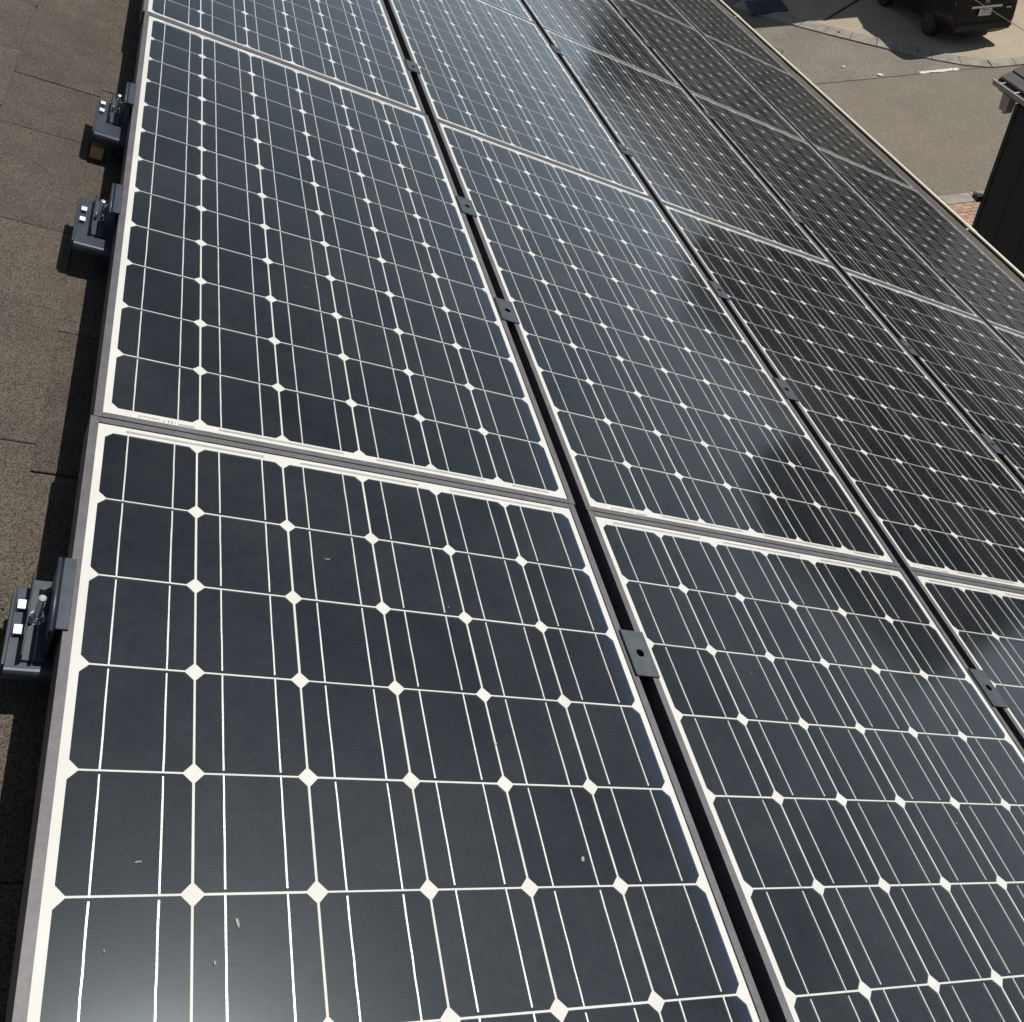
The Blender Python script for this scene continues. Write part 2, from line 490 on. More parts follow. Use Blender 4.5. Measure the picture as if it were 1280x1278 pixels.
# kerb line round the corner, block by block
kerb = empty('kerb', (0, 0, 0)); kerb['kind'] = 'structure'
def kerb_run(pin, pout, step=0.6):
    # blocks between an inner and outer polyline with the same parameterisation
    def at(pl, s):
        L = [0]
        for a, b in zip(pl, pl[1:]): L.append(L[-1] + (Vector(b) - Vector(a)).length)
        t = s * L[-1]
        for i in range(len(pl) - 1):
            if t <= L[i + 1] or i == len(pl) - 2:
                q = (t - L[i]) / (L[i + 1] - L[i]); return Vector(pl[i]).lerp(Vector(pl[i + 1]), q)
    Ln = sum((Vector(b) - Vector(a)).length for a, b in zip(pin, pin[1:]))
    k = max(1, round(Ln / step))
    for i in range(k):
        s0, s1 = (i + 0.012) / k, (i + 1 - 0.012) / k
        a, b, c, d = at(pin, s0), at(pin, s1), at(pout, s1), at(pout, s0)
        dz = random.uniform(-0.004, 0.004)
        mb = MB()
        top = [(a.x, a.y, GZ + 0.075 + dz), (b.x, b.y, GZ + 0.075 + dz), (c.x, c.y, GZ + 0.030 + dz), (d.x, d.y, GZ + 0.030 + dz)]
        bot = [(p[0], p[1], GZ - 0.05) for p in top]
        mb.add(top + bot, [(0, 1, 2, 3), (7, 6, 5, 4), (0, 4, 5, 1), (1, 5, 6, 2), (2, 6, 7, 3), (3, 7, 4, 0)])
        kb = mb.obj('kerb_block', M_KERB, kerb)
        if i % 3 == 1:   # dark drain hole in the block
            m_ = (a + b + c + d) / 4
            kk = MB().tube([(m_.x, m_.y, GZ + 0.03), (m_.x, m_.y, GZ + 0.0625 + dz)], 0.035, 10).obj('drain_hole', M_HOLE, kb)
kerb_run([(12.0, 22.6), (12.75, 21.40), (13.46, 20.43), (14.23, 19.50), (15.24, 18.40), (15.70, 18.00), (15.98, 17.85)],
         [(11.65, 22.4), (12.42, 21.15), (13.16, 20.18), (13.95, 19.24), (14.98, 18.12), (15.5, 17.72), (15.94, 17.55)], 0.62)
kerb_run([(16.0, 17.85), (32, 17.85)], [(15.96, 17.55), (32, 17.55)], 0.62)
kerb_run([(4, 12.24), (26, 12.24)], [(4, 12.60), (26, 12.60)], 0.62)
# pavement bricks beside the black-walled building
pave = MB().box(-20, 40, -30, 12.235, GZ - 0.03, GZ + 0.03).obj('pavement', M_SAND); pave['kind'] = 'structure'
bm_ = [MB().box(-0.0975, 0.0975, -0.0475, 0.0475, 0, 0.06).mesh('paving_brick', m, bevel=0.004) for m in M_BRICKS]
for j in range(20):
    for i in range(13):
        x = 9.9 + i * 0.2 + (0.1 if j % 2 else 0); y = 12.18 - j * 0.1
        link('paving_brick', random.choice(bm_), pave, (x, y, GZ + 0.015 + random.uniform(-0.003, 0.003)))
bl = MB().prism([(11.87, 21.61), (12.87, 21.67), (13.01, 22.44), (12.05, 22.53)], 2, GZ + 0.06, GZ + 0.085).obj('blue_mat', M_BLUE)
tag(bl, 'dark blue rectangular mat lying in the shade beyond the side road', 'mat')

# ------------------------------------------------------------------ our house: roof, shingles, gutter
house = tag(empty('house', (0, 3, GZ)), 'house carrying the solar panels on its brown shingled roof', 'house')
def hlocal(o):   # parent without moving
    o.parent = house; o.matrix_parent_inverse = Matrix.Translation((0, -3, -GZ)); return o
U0, UE = -2.6, 4.70
roof = MB().box(U0, UE, -6, 12, -0.27, -0.122).obj('roof', M_DECK)
roof.rotation_euler = (0, TH, 0); hlocal(roof)
back = MB().box(-5.0, 0.0, -6, 12, -0.15, 0.0).obj('rear_roof', M_SHING)
rp_ = W(U0, 0, -0.122); back.rotation_euler = (0, -TH, 0); back.location = rp_; hlocal(back)
wl = MB()
xe = W(4.25, 0, 0).x; ze = W(4.25, 0, -0.28).z
x0 = rp_.x - (xe - rp_.x)
wl.box(x0 + 1.0, xe, -5.6, 11.6, GZ, ze)
hlocal(wl.obj('wall', M_HWALL))
# shingles: courses run along v; visible strip beside the array and along the eave
def shingle_mesh(L, wd):
    mb = MB(); a, b = -wd - 0.03, 0.0
    mb.add([(a, 0.0008, -0.1215), (b, 0.0008, -0.124), (b, L - 0.0008, -0.124), (a, L - 0.0008, -0.1215),
            (a, 0.0008, -0.1185), (b, 0.0008, -0.1135), (b, L - 0.0008, -0.1135), (a, L - 0.0008, -0.1185)],
           [(0, 3, 2, 1), (4, 5, 6, 7), (0, 1, 5, 4), (1, 2, 6, 5), (2, 3, 7, 6), (3, 0, 4, 7)])
    return mb.mesh('shingle', M_SHING, bevel=0.0012)
EXP = 0.185
sm = [shingle_mesh(L, EXP) for L in (0.30, 0.335, 0.37, 0.25)]
sl_ = [0.30, 0.335, 0.37, 0.25]
def course(u_low, va, vb):
    v = va + random.uniform(0, 0.2)
    while v < vb:
        i = random.randrange(4)
        o = link('shingle', sm[i], roof, (u_low + random.uniform(-0.0025, 0.0025), v, random.uniform(-0.0012, 0.0012)))
        v += sl_[i]
for c in range(-4, 2): course(-0.077 + c * EXP, -1.9, 2.6)
course(4.71, 1.2, 9.0); course(4.71 - EXP, 1.2, 9.0)
# gutter
g0 = W(4.80, 0, -0.115)
gx, gz = g0.x, g0.z
prof = [(gx - .118, gz + .01), (gx - .118, gz - .085), (gx - .004, gz - .085), (gx - .004, gz - .002), (gx - .001, gz - .002), (gx - .001, gz - .088), (gx - .121, gz - .088), (gx - .121, gz + .01)]
gut = hlocal(MB().prism(prof, 1, -6, 12).obj('gutter', M_GUTB))
rim = MB().prism([(gx + .012 * math.cos(t * math.pi / 5), gz + .008 * math.sin(t * math.pi / 5)) for t in range(10)], 1, -6, 12).obj('gutter_rim', M_GUT, gut, smooth=True)
for vv in (-0.4, 3.31, 6.88):
    MB().prism([(gx + .0145 * math.cos(t * math.pi / 5), gz + .0105 * math.sin(t * math.pi / 5)) for t in range(10)], 1, vv - 0.05, vv + 0.05).obj('gutter_joint', M_GUT, gut)
    MB().box(gx - .125, gx - .0005, vv - 0.004, vv + 0.004, gz - .006, gz + .002).obj('gutter_strap', M_WMET, gut)
hlocal(MB().prism([(gx - .14, gz + .018), (gx - .10, gz + .012), (gx - .10, gz + .009), (gx - .137, gz + .013), (gx - .137, gz - .11), (gx - .14, gz - .11)], 1, -6, 12).obj('drip_edge', M_DRIP))

# ------------------------------------------------------------------ solar panels
P = 0.127
V_, U_ = 1.576, 0.8298
NR, NC = 12, 6
HW, HV = 0.4015, 0.7875        # outer half sizes of a panel
CU, CV = 0.1242, 0.1247
ch = 0.0098
def cell_mesh(mat):
    a, b = CU / 2, CV / 2
    poly = [(-a + ch, -b), (a - ch, -b), (a, -b + ch), (a, b - ch), (a - ch, b), (-a + ch, b), (-a, b - ch), (-a, -b + ch)]
    return MB().prism(poly, 2, -0.00010, 0.0).mesh('cell', mat)
ME_CELL, ME_CELL_E = cell_mesh(M_CELL), cell_mesh(M_CELL_E)
def ribbon_mesh(odd):
    mb = MB(); r = 0.00095
    for j in range(NR):
        y0 = (j - NR / 2) * P; y1 = y0 + P
        if odd: a, b = y0 + 0.0045, y1 + 0.0006
        else: a, b = y0 - 0.0006, y1 - 0.0045
        if j == 0: a = y0 - 0.004
        if j == NR - 1: b = y1 + 0.004
        # slightly wavy soldered strip
        k = 6; vs = []; fs = []
        for i in range(k + 1):
            y = a + (b - a) * i / k; dx = random.uniform(-0.00022, 0.00022); dw = r * random.uniform(0.88, 1.1)
            vs += [(dx - dw, y, 0.00015), (dx + dw, y, 0.00015)]
        for i in range(k): fs.append((2 * i, 2 * i + 1, 2 * i + 3, 2 * i + 2))
        o = len(vs)
        mb.add(vs, fs)
    return mb.mesh('ribbon', M_RIB)
ME_RIB = [ribbon_mesh(False), ribbon_mesh(True)]
def frame_mesh_long(side):     # lip, outer wall, inner wall; mitred look via the end rails butting in
    s = side
    prof = [(s * HW, -0.042), (s * HW, 0.0021), (s * (HW - 0.0115), 0.0021), (s * (HW - 0.0115), 0.0013), (s * (HW - 0.0035), 0.0004), (s * (HW - 0.0035), -0.042)]
    return MB().prism(prof, 1, -HV, HV).mesh('frame_rail', M_FRAME, bevel=0.0002)
def frame_mesh_short(side):
    s = side
    prof = [(s * HV - s * 0.0006, -0.042), (s * HV - s * 0.0006, 0.0020), (s * (HV - 0.0105), 0.0020), (s * (HV - 0.0105), 0.0013), (s * (HV - 0.0035), 0.0004), (s * (HV - 0.0035), -0.042)]
    return MB().prism(prof, 0, -HW + 0.0118, HW - 0.0118).mesh('frame_rail', M_FRAME, bevel=0.0002)
ME_FR = [frame_mesh_long(-1), frame_mesh_long(1), frame_mesh_short(-1), frame_mesh_short(1)]
ME_BACK = MB().box(-HW + 0.004, HW - 0.004, -HV + 0.004, HV - 0.004, -0.003, -0.00025).mesh('backsheet', M_BACK)
ME_GLASS = MB().add([(-HW + 0.0045, -HV + 0.0045, 0.0012), (HW - 0.0045, -HV + 0.0045, 0.0012), (HW - 0.0045, HV - 0.0045, 0.0012), (-HW + 0.0045, HV - 0.0045, 0.0012)], [(0, 1, 2, 3)]).mesh('glass', M_GLASS)
gy = NR / 2 * P
def bus_mesh(x0, x1, y):
    return MB().box(x0, x1, y - 0.0021, y + 0.0021, -0.0004, -0.00008).mesh('bus_ribbon', M_BUS)
def cx_(c, f): return (c - NC / 2 + f) * P
ME_BUS = [bus_mesh(cx_(2 * i, 0.22), cx_(2 * i + 1, 0.78), gy + 0.0065) for i in range(3)] + \
         [bus_mesh(cx_(1, 0.22), cx_(2, 0.78), -gy - 0.0045), bus_mesh(cx_(3, 0.22), cx_(4, 0.78), -gy - 0.0045), bus_mesh(cx_(0, 0.75), cx_(1, -0.06), -gy - 0.0095), bus_mesh(cx_(5, 0.2), cx_(5, 0.78), -gy - 0.0045)]
ME_STICK = MB().box(cx_(0, 0.25), cx_(0, 0.75), -gy - 0.0125, -gy - 0.0025, -0.0004, -0.00012).mesh('label_sticker', M_STICK)
ME_TXT = text_mesh('133-7.\u00b7uesmunll', 0.0085, M_INK, 'lettering')
ORD = ['first', 'second', 'third', 'fourth', 'fifth', 'sixth']
ROWN = ['beside the bare shingles', 'second out from the shingles', 'in the middle of the five', 'next to the outermost row', 'outermost along the gutter']
VIS = {0: range(0, 3), 1: range(0, 4), 2: range(0, 4), 3: range(1, 5), 4: range(1, 5)}
SU = [0.0, -0.0019, -0.0050, 0.0002, 0.0]
SV = [0.0, -0.0072, -0.0098, -0.0132, -0.0132]
rnd = random.Random(3)
for s in range(5):
    for n_, k in enumerate(VIS[s]):
        uc = s * U_ + SU[s] + NC / 2 * P + {(0, 1): 0.0032, (0, 2): -0.002}.get((s, k), rnd.uniform(-0.001, 0.001))
        vc = k * V_ + SV[s] - NR / 2 * P
        pn = empty('solar_panel', W(uc, vc, 0), (0, TH, 0))
        tag(pn, f'{ORD[n_]} nearest solar panel in view in the row {ROWN[s]}', 'solar panel', 'solar panels on the roof')
        for me in ME_FR: link('frame_rail', me, pn)
        link('backsheet', ME_BACK, pn)
        for c in range(NC):
            for j in range(NR):
                link('cell', ME_CELL_E if (c == NC - 1 and s == 0) else ME_CELL, pn,
                     (cx_(c, 0.5) + rnd.uniform(-.0002, .0002), (j - NR / 2 + 0.5) * P + rnd.uniform(-.0002, .0002), 0))
            for f in (0.25, 0.75):
                link('ribbon', ME_RIB[c % 2], pn, (cx_(c, f), 0, 0))
        for me in ME_BUS: link('bus_ribbon', me, pn)
        st = link('label_sticker', ME_STICK, pn)
        link('lettering', ME_TXT, st, (cx_(0, 0.52), -gy - 0.0075, -0.00004), (0, 0, math.pi))
        link('glass', ME_GLASS, pn)

# dried splashes and grit stuck to the near panels
M_SPLASH = plain('dried_splash', (0.30, 0.29, 0.27), 0.9, 0, 0.35, 400)
PAN = {o['label']: o for o in bpy.data.objects if o.get('category') == 'solar panel'}
def splash(pn, u, v, a, b, rot, bits=3):
    q = pn.matrix_basis.inverted() @ W(u, v, 0)
    mb = MB()
    for t in range(bits):
        cx0 = q.x + rnd.uniform(-a, a) * (t > 0); cy0 = q.y + rnd.uniform(-b, b) * (t > 0); f = 1 if t == 0 else rnd.uniform(.25, .55)
        poly = []
        for i in range(9):
            an = 2 * math.pi * i / 9; r_ = rnd.uniform(.6, 1.15)
            x, y = a * f * r_ * math.cos(an), b * f * r_ * math.sin(an)
            poly.append((cx0 + x * math.cos(rot) - y * math.sin(rot), cy0 + x * math.sin(rot) + y * math.cos(rot)))
        mb.prism([(cx0 + (x - cx0) * .75, cy0 + (y - cy0) * .75) for x, y in poly], 2, 0.0013, 0.00145 + 0.00005 * t)
    mb.obj('dried_splash', M_SPLASH, pn)
SPL = [(0.1697, -0.6638, 0.0022, 0.006, 0.2), (0.5899, -0.6034, 0.004, 0.0045, 0), (0.0741, -0.603, 0.005, 0.001, 0.3), (0.1471, -0.699, 0.0014, 0.003, 0.2), (-0.0143, -0.6975, 0.003, 0.0035, 0), (0.3081, -0.1803, 0.0045, 0.0011, 0.4), (0.5081, -0.4532, 0.0013, 0.0013, 0), (0.0482, -0.684, 0.001, 0.0015, 0), (0.4825, -0.2399, 0.0012, 0.001, 0)]
P00 = next(o for k_, o in PAN.items() if k_.startswith('first nearest') and 'bare' in k_)
P10 = next(o for k_, o in PAN.items() if k_.startswith('first nearest') and 'second out' in k_)
P01 = next(o for k_, o in PAN.items() if k_.startswith('second nearest') and 'bare' in k_)
for (u, v, a, b, r_) in SPL: splash(P00, u, v, a, b, r_)
splash(P10, 1.02, -0.30, .0016, .0012, 0, 2); splash(P10, 1.31, -0.55, .002, .0014, .4, 2); splash(P01, 0.33, 0.50, .0018, .0014, 0, 2)

# ------------------------------------------------------------------ mid clamps between the rows
def clamp_plate():
    hw, hv, t0, t1, r, seg = 0.0205, 0.0415, 0.0024, 0.0050, 0.0070, 16
    mb = MB(); vs = []; fs = []
    outer = []
    for i in range(seg):
        t = 2 * math.pi * i / seg + math.pi / seg
        c, s_ = math.cos(t), math.sin(t)
        q = min(hw / abs(c), hv / abs(s_)); outer.append((c * q, s_ * q))
    # put true corners in
    cor = [(hw, hv), (-hw, hv), (-hw, -hv), (hw, -hv)]
    for cx0, cy0 in cor:
        i = min(range(seg), key=lambda i: (outer[i][0] - cx0) ** 2 + (outer[i][1] - cy0) ** 2); outer[i] = (cx0, cy0)
    inner = [(r * math.cos(2 * math.pi * i / seg + math.pi / seg), r * math.sin(2 * math.pi * i / seg + math.pi / seg)) for i in range(seg)]
    for z in (t0, t1):
        vs += [(x, y, z) for x, y in outer] + [(x, y, z) for x, y in inner]
    n = seg
    for i in range(n):
        j = (i + 1) % n
        fs += [(i, j, n + j, n + i), (2 * n + i, 3 * n + i, 3 * n + j, 2 * n + j), (i, 2 * n + i, 2 * n + j, j), (n + i, n + j, 3 * n + j, 3 * n + i)]
    return mb.add(vs, fs).mesh('plate', M_CLAMP)
ME_CP = clamp_plate()
ME_CF = MB().box(-0.0235, -0.0207, -0.0415, 0.0415, 0.0024, 0.0066).mesh('flange', M_CLAMP, bevel=0.0005)
ME_CR = MB().tube([(0, 0, -0.03), (0, 0, -0.012)], 0.0066, 14).mesh('bolt_head', M_HOLE, smooth=False)
ME_CS = MB().add([(-0.012, -0.030, -0.045), (0.011, -0.030, -0.045), (0.011, 0.030, -0.045), (-0.012, 0.030, -0.045), (-0.012, -0.0405, -0.0135), (0.011, -0.0405, -0.0135), (0.011, 0.0405, -0.0135), (-0.012, 0.0405, -0.0135)],
                 [(0, 3, 2, 1), (4, 5, 6, 7), (0, 1, 5, 4), (1, 2, 6, 5), (2, 3, 7, 6), (3, 0, 4, 7)]).mesh('leg', M_BRKT)
GAPN = ['first and second', 'second and third', 'third and fourth', 'fourth and fifth']
CL = {0: [-0.287, 0.6175, 1.0748, 1.967], 1: [-0.279, 0.614, 1.0665, 1.957, 2.879], 2: [0.630, 1.10, 1.946, 2.874, 3.741, 4.16], 3: [1.06, 1.95, 2.88, 3.79, 4.24]}
for g, lst in CL.items():
    for n_, vv in enumerate(lst):
        e = empty('mid_clamp', W(g * U_ + 0.8005 + (SU[g + 1] + SU[g]) / 2, vv, 0), (0, TH, 0))
        tag(e, f'dark holed clamp, {ORD[n_]} nearest in gap between panel rows {GAPN[g]} from shingles', 'clamp', 'clamps in the gaps between panel rows')
        for nm, me in (('plate', ME_CP), ('flange', ME_CF), ('bolt_head', ME_CR), ('leg', ME_CS)): link(nm, me, e)

# ------------------------------------------------------------------ end brackets on the shingle side
M_SHIM = plain('tan_wood_shim', (0.42, 0.30, 0.16), 0.8)
def end_bracket(vc, front, label, shim=False, lf=-0.058, ln=0.165):
    e = empty('end_bracket', W(-0.022, vc, 0), (0, TH, 0))
    tag(e, label, 'bracket', 'end brackets holding the first panel row')
    # local x: 0 = frame side, negative = toward the shingles
    z = -0.052
    y0, y1 = front - vc, front - vc + ln
    b = MB()
    b.box(lf, 0.03, y0 + 0.006, y1, z - 0.003, z)
    base = b.obj('base_plate', M_BRKT, e, bevel=0.0008)
    # rolled front lip: quarter round falling to a short skirt
    lip = [(y0 + 0.006, z), (y0 + 0.003, z - 0.001), (y0 + 0.001, z - 0.004), (y0, z - 0.008), (y0, z - 0.014), (y0 + 0.003, z - 0.014), (y0 + 0.003, z - 0.008), (y0 + 0.006, z - 0.0035)]
    MB().prism(lip, 0, lf + 0.0002, 0.0295).obj('front_lip', M_BRKT, base)
    MB().box(lf - 0.003, lf - 0.0002, y0 + 0.010, y1, z - 0.020, z - 0.0005).obj('side_skirt', M_BRKT, base)
    MB().box(-0.012, 0.028, y0 + 0.04, y1 - 0.01, -0.112, z - 0.0035).obj('foot', M_BRKT, e)
    if shim: MB().box(-0.055, -0.030, y0 + 0.004, y0 + 0.03, -0.112, -0.085).obj('packing_shim', M_SHIM, e)
    # two bent-up tabs
    for dy in (0.018, -0.018):
        t = MB()
        t.box(lf + 0.004, lf + 0.0125, dy - 0.0065, dy + 0.0065, z + 0.0045, z + 0.006)
        t.box(lf + 0.0030, lf + 0.0038, dy - 0.0065, dy + 0.0065, z + 0.0002, z + 0.006)
        t.obj('tab', M_TAB, e)
    # channel with a tall outer wall
    c0, c1 = -0.058, 0.058
    MB().box(-0.0345, -0.0325, c0 - 0.003, c1 + 0.006, z + 0.0004, -0.035).obj('channel_wall', M_BRKT, e, bevel=0.0006)
    MB().box(-0.0323, -0.006, c0, c1, z + 0.0004, z + 0.0036).obj('channel_floor', M_CLAMP, e, bevel=0.0006)
    # hook clamp: upright plate with a lip over the frame
    MB().prism([(-0.0062, z + 0.004), (-0.0062, 0.0022), (-0.0085, 0.0022), (-0.0085, -0.016), (-0.0125, -0.016), (-0.0125, z + 0.004)], 1, -0.050, 0.050).obj('hook_upright', M_BRKT, e, bevel=0.0004)
    hk = MB().prism([(-0.0075, 0.0024), (-0.0075, 0.0050), (0.0065, 0.0050), (0.0065, 0.0024)], 1, -0.052, 0.052).obj('hook_lip', M_BRKT, e, bevel=0.0006)
    MB().tube([(-0.0115, -0.053, 0.001), (-0.0115, 0.053, 0.001)], 0.0026, 8).obj('hook_ridge', M_BRKT, hk, smooth=True)
    bo = MB().tube([(-0.0235, 0, z + 0.0036 + i * 0.0008) for i in range(50)] + [(-0.0235, 0, -0.0082)], [0.0046 if i % 2 else 0.0039 for i in range(50)] + [0.0028], 14).obj('bolt', M_STEEL, e, smooth=False)
    MB().tube([(-0.0235, 0, z + 0.0037), (-0.0235, 0, z + 0.0052)], 0.0098, 18).obj('washer', M_STEEL, bo)
    MB().tube([(-0.0235, 0, z + 0.0053), (-0.0235, 0, z + 0.0125)], 0.0080, 6).obj('nut', M_STEEL, bo)
    return e
end_bracket(-0.290, -0.362, 'dark steel bracket with upright bolt nearest the camera beside the shingles', False, -0.0485, 0.120)
end_bracket(0.628, 0.531, 'middle one of the dark brackets with bolts beside the shingles')
end_bracket(1.090, 0.965, 'farthest of the three dark brackets with bolts beside the shingles', True)

# ------------------------------------------------------------------ black-walled building at the right
nb = tag(empty('black_building', (12, 3, GZ)), 'black-walled building with grey slate roof at the right edge', 'building')
def nbl(o): o.parent = nb; o.matrix_parent_inverse = Matrix.Translation((-12, -3, -GZ)); return o
WX, WY, WZ = 9.0, 8.63, -4.33
nbl(MB().box(WX, 15.0, -6.0, WY, GZ, WZ).obj('wall', M_BLACKW))
nbl(MB().box(WX - 0.012, WX + 0.05, WY - 0.05, WY + 0.012, GZ, WZ).obj('corner_trim', M_TRIM))
yb = -5.0
while yb < WY - 0.1:
    nbl(MB().box(WX - 0.006, WX + 0.001, yb, yb + 0.012, GZ, WZ).obj('siding_batten', M_TRIM)); yb += 0.455
EX, EZ = 8.80, -4.075
SLP = 0.48
YF = 8.87
rf = nbl(MB().prism([(EX + 0.02, EZ - 0.06), (EX + 0.02, EZ - 0.012), (EX + 3.2, EZ - 0.012 + 3.18 * SLP), (EX + 6.4, EZ - 0.012), (EX + 6.4, EZ - 0.06)], 1, -6.4, YF).obj('roof', M_SLATEJ))
cs = 0.135
for i in range(23):
    xa = EX + 0.035 + i * cs; xb = xa + cs - 0.012
    za = EZ + (xa - EX) * SLP; zb = EZ + (xb - EX) * SLP
    MB().add([(xa, -6.4, za - 0.02), (xb, -6.4, zb - 0.02), (xb, YF - 0.01, zb - 0.02), (xa, YF - 0.01, za - 0.02), (xa, -6.4, za + 0.008), (xb, -6.4, zb - 0.004), (xb, YF - 0.01, zb - 0.004), (xa, YF - 0.01, za + 0.008)],
             [(0, 3, 2, 1), (4, 5, 6, 7), (0, 1, 5, 4), (1, 2, 6, 5), (2, 3, 7, 6), (3, 0, 4, 7)]).obj('roof_slate', M_SLATE, rf)
gprof = [(EX - .07, EZ - .01), (EX - .07, EZ - .065), (EX + .015, EZ - .065), (EX + .015, EZ - .02), (EX + .012, EZ - .02), (EX + .012, EZ - .062), (EX - .067, EZ - .062), (EX - .067, EZ - .01)]
ng = nbl(MB().prism(gprof, 1, -6.4, YF - 0.02).obj('gutter', M_GGUT))
MB().box(EX - .076, EX - .064, -6.4, YF - 0.0, EZ - .012, EZ + .002).obj('gutter_rim', M_RIMW, ng)
for yy in (8.73, 8.45, 8.1, 7.6):
    MB().box(EX - .062, EX + .03, yy - .008, yy + .008, EZ - .012, EZ - .004).obj('gutter_strap', M_WMET, ng)
nbl(MB().prism([(EX - .085, EZ - .066), (EX + .03, EZ - .066), (EX + .015, EZ - .27), (EX - .07, EZ - .27)], 1, 8.46, 8.60).obj('rain_hopper', M_GGUT))
nbl(MB().tube([(EX - .03, 8.53, EZ - .26), (EX - .03, 8.53, EZ - .30)], 0.03, 10).obj('downpipe', M_GGUT))
nbl(MB().box(EX + .02, WX + .1, -6.3, YF - 0.05, EZ - .13, EZ - .062).obj('soffit', M_TRIM))
# lamp on the wall corner
lp = tag(empty('wall_lamp', (WX, WY - 0.10, -5.66)), 'small black lamp sticking out from the black wall corner', 'lamp')
MB().box(0.0, 0.07, 0.006, 0.03, -0.05, 0.05).obj('mounting_plate', M_BLACKP, lp, bevel=0.004)
MB().tube([(0.03, 0.03, 0), (0.02, 0.10, -0.015), (0.0, 0.15, -0.01)], 0.018, 8).obj('arm', M_BLACKP, lp)
MB().add([(-0.07, 0.12, -0.05), (0.06, 0.12, -0.06), (0.06, 0.25, -0.035), (-0.07, 0.25, -0.025), (-0.06, 0.13, 0.035), (0.05, 0.13, 0.035), (0.05, 0.23, 0.02), (-0.06, 0.23, 0.02)],
         [(0, 3, 2, 1), (4, 5, 6, 7), (0, 1, 5, 4), (1, 2, 6, 5), (2, 3, 7, 6), (3, 0, 4, 7)]).obj('head', M_BLACKP, lp, bevel=0.006)
MB().add([(-0.05, 0.225, -0.01), (0.045, 0.225, -0.01), (0.01, 0.30, 0.0), (-0.02, 0.30, 0.0), (-0.05, 0.225, 0.006), (0.045, 0.225, 0.006), (0.01, 0.30, 0.008), (-0.02, 0.30, 0.008)],
         [(0, 3, 2, 1), (4, 5, 6, 7), (0, 1, 5, 4), (1, 2, 6, 5), (2, 3, 7, 6), (3, 0, 4, 7)]).obj('visor', M_BLACKP, lp)
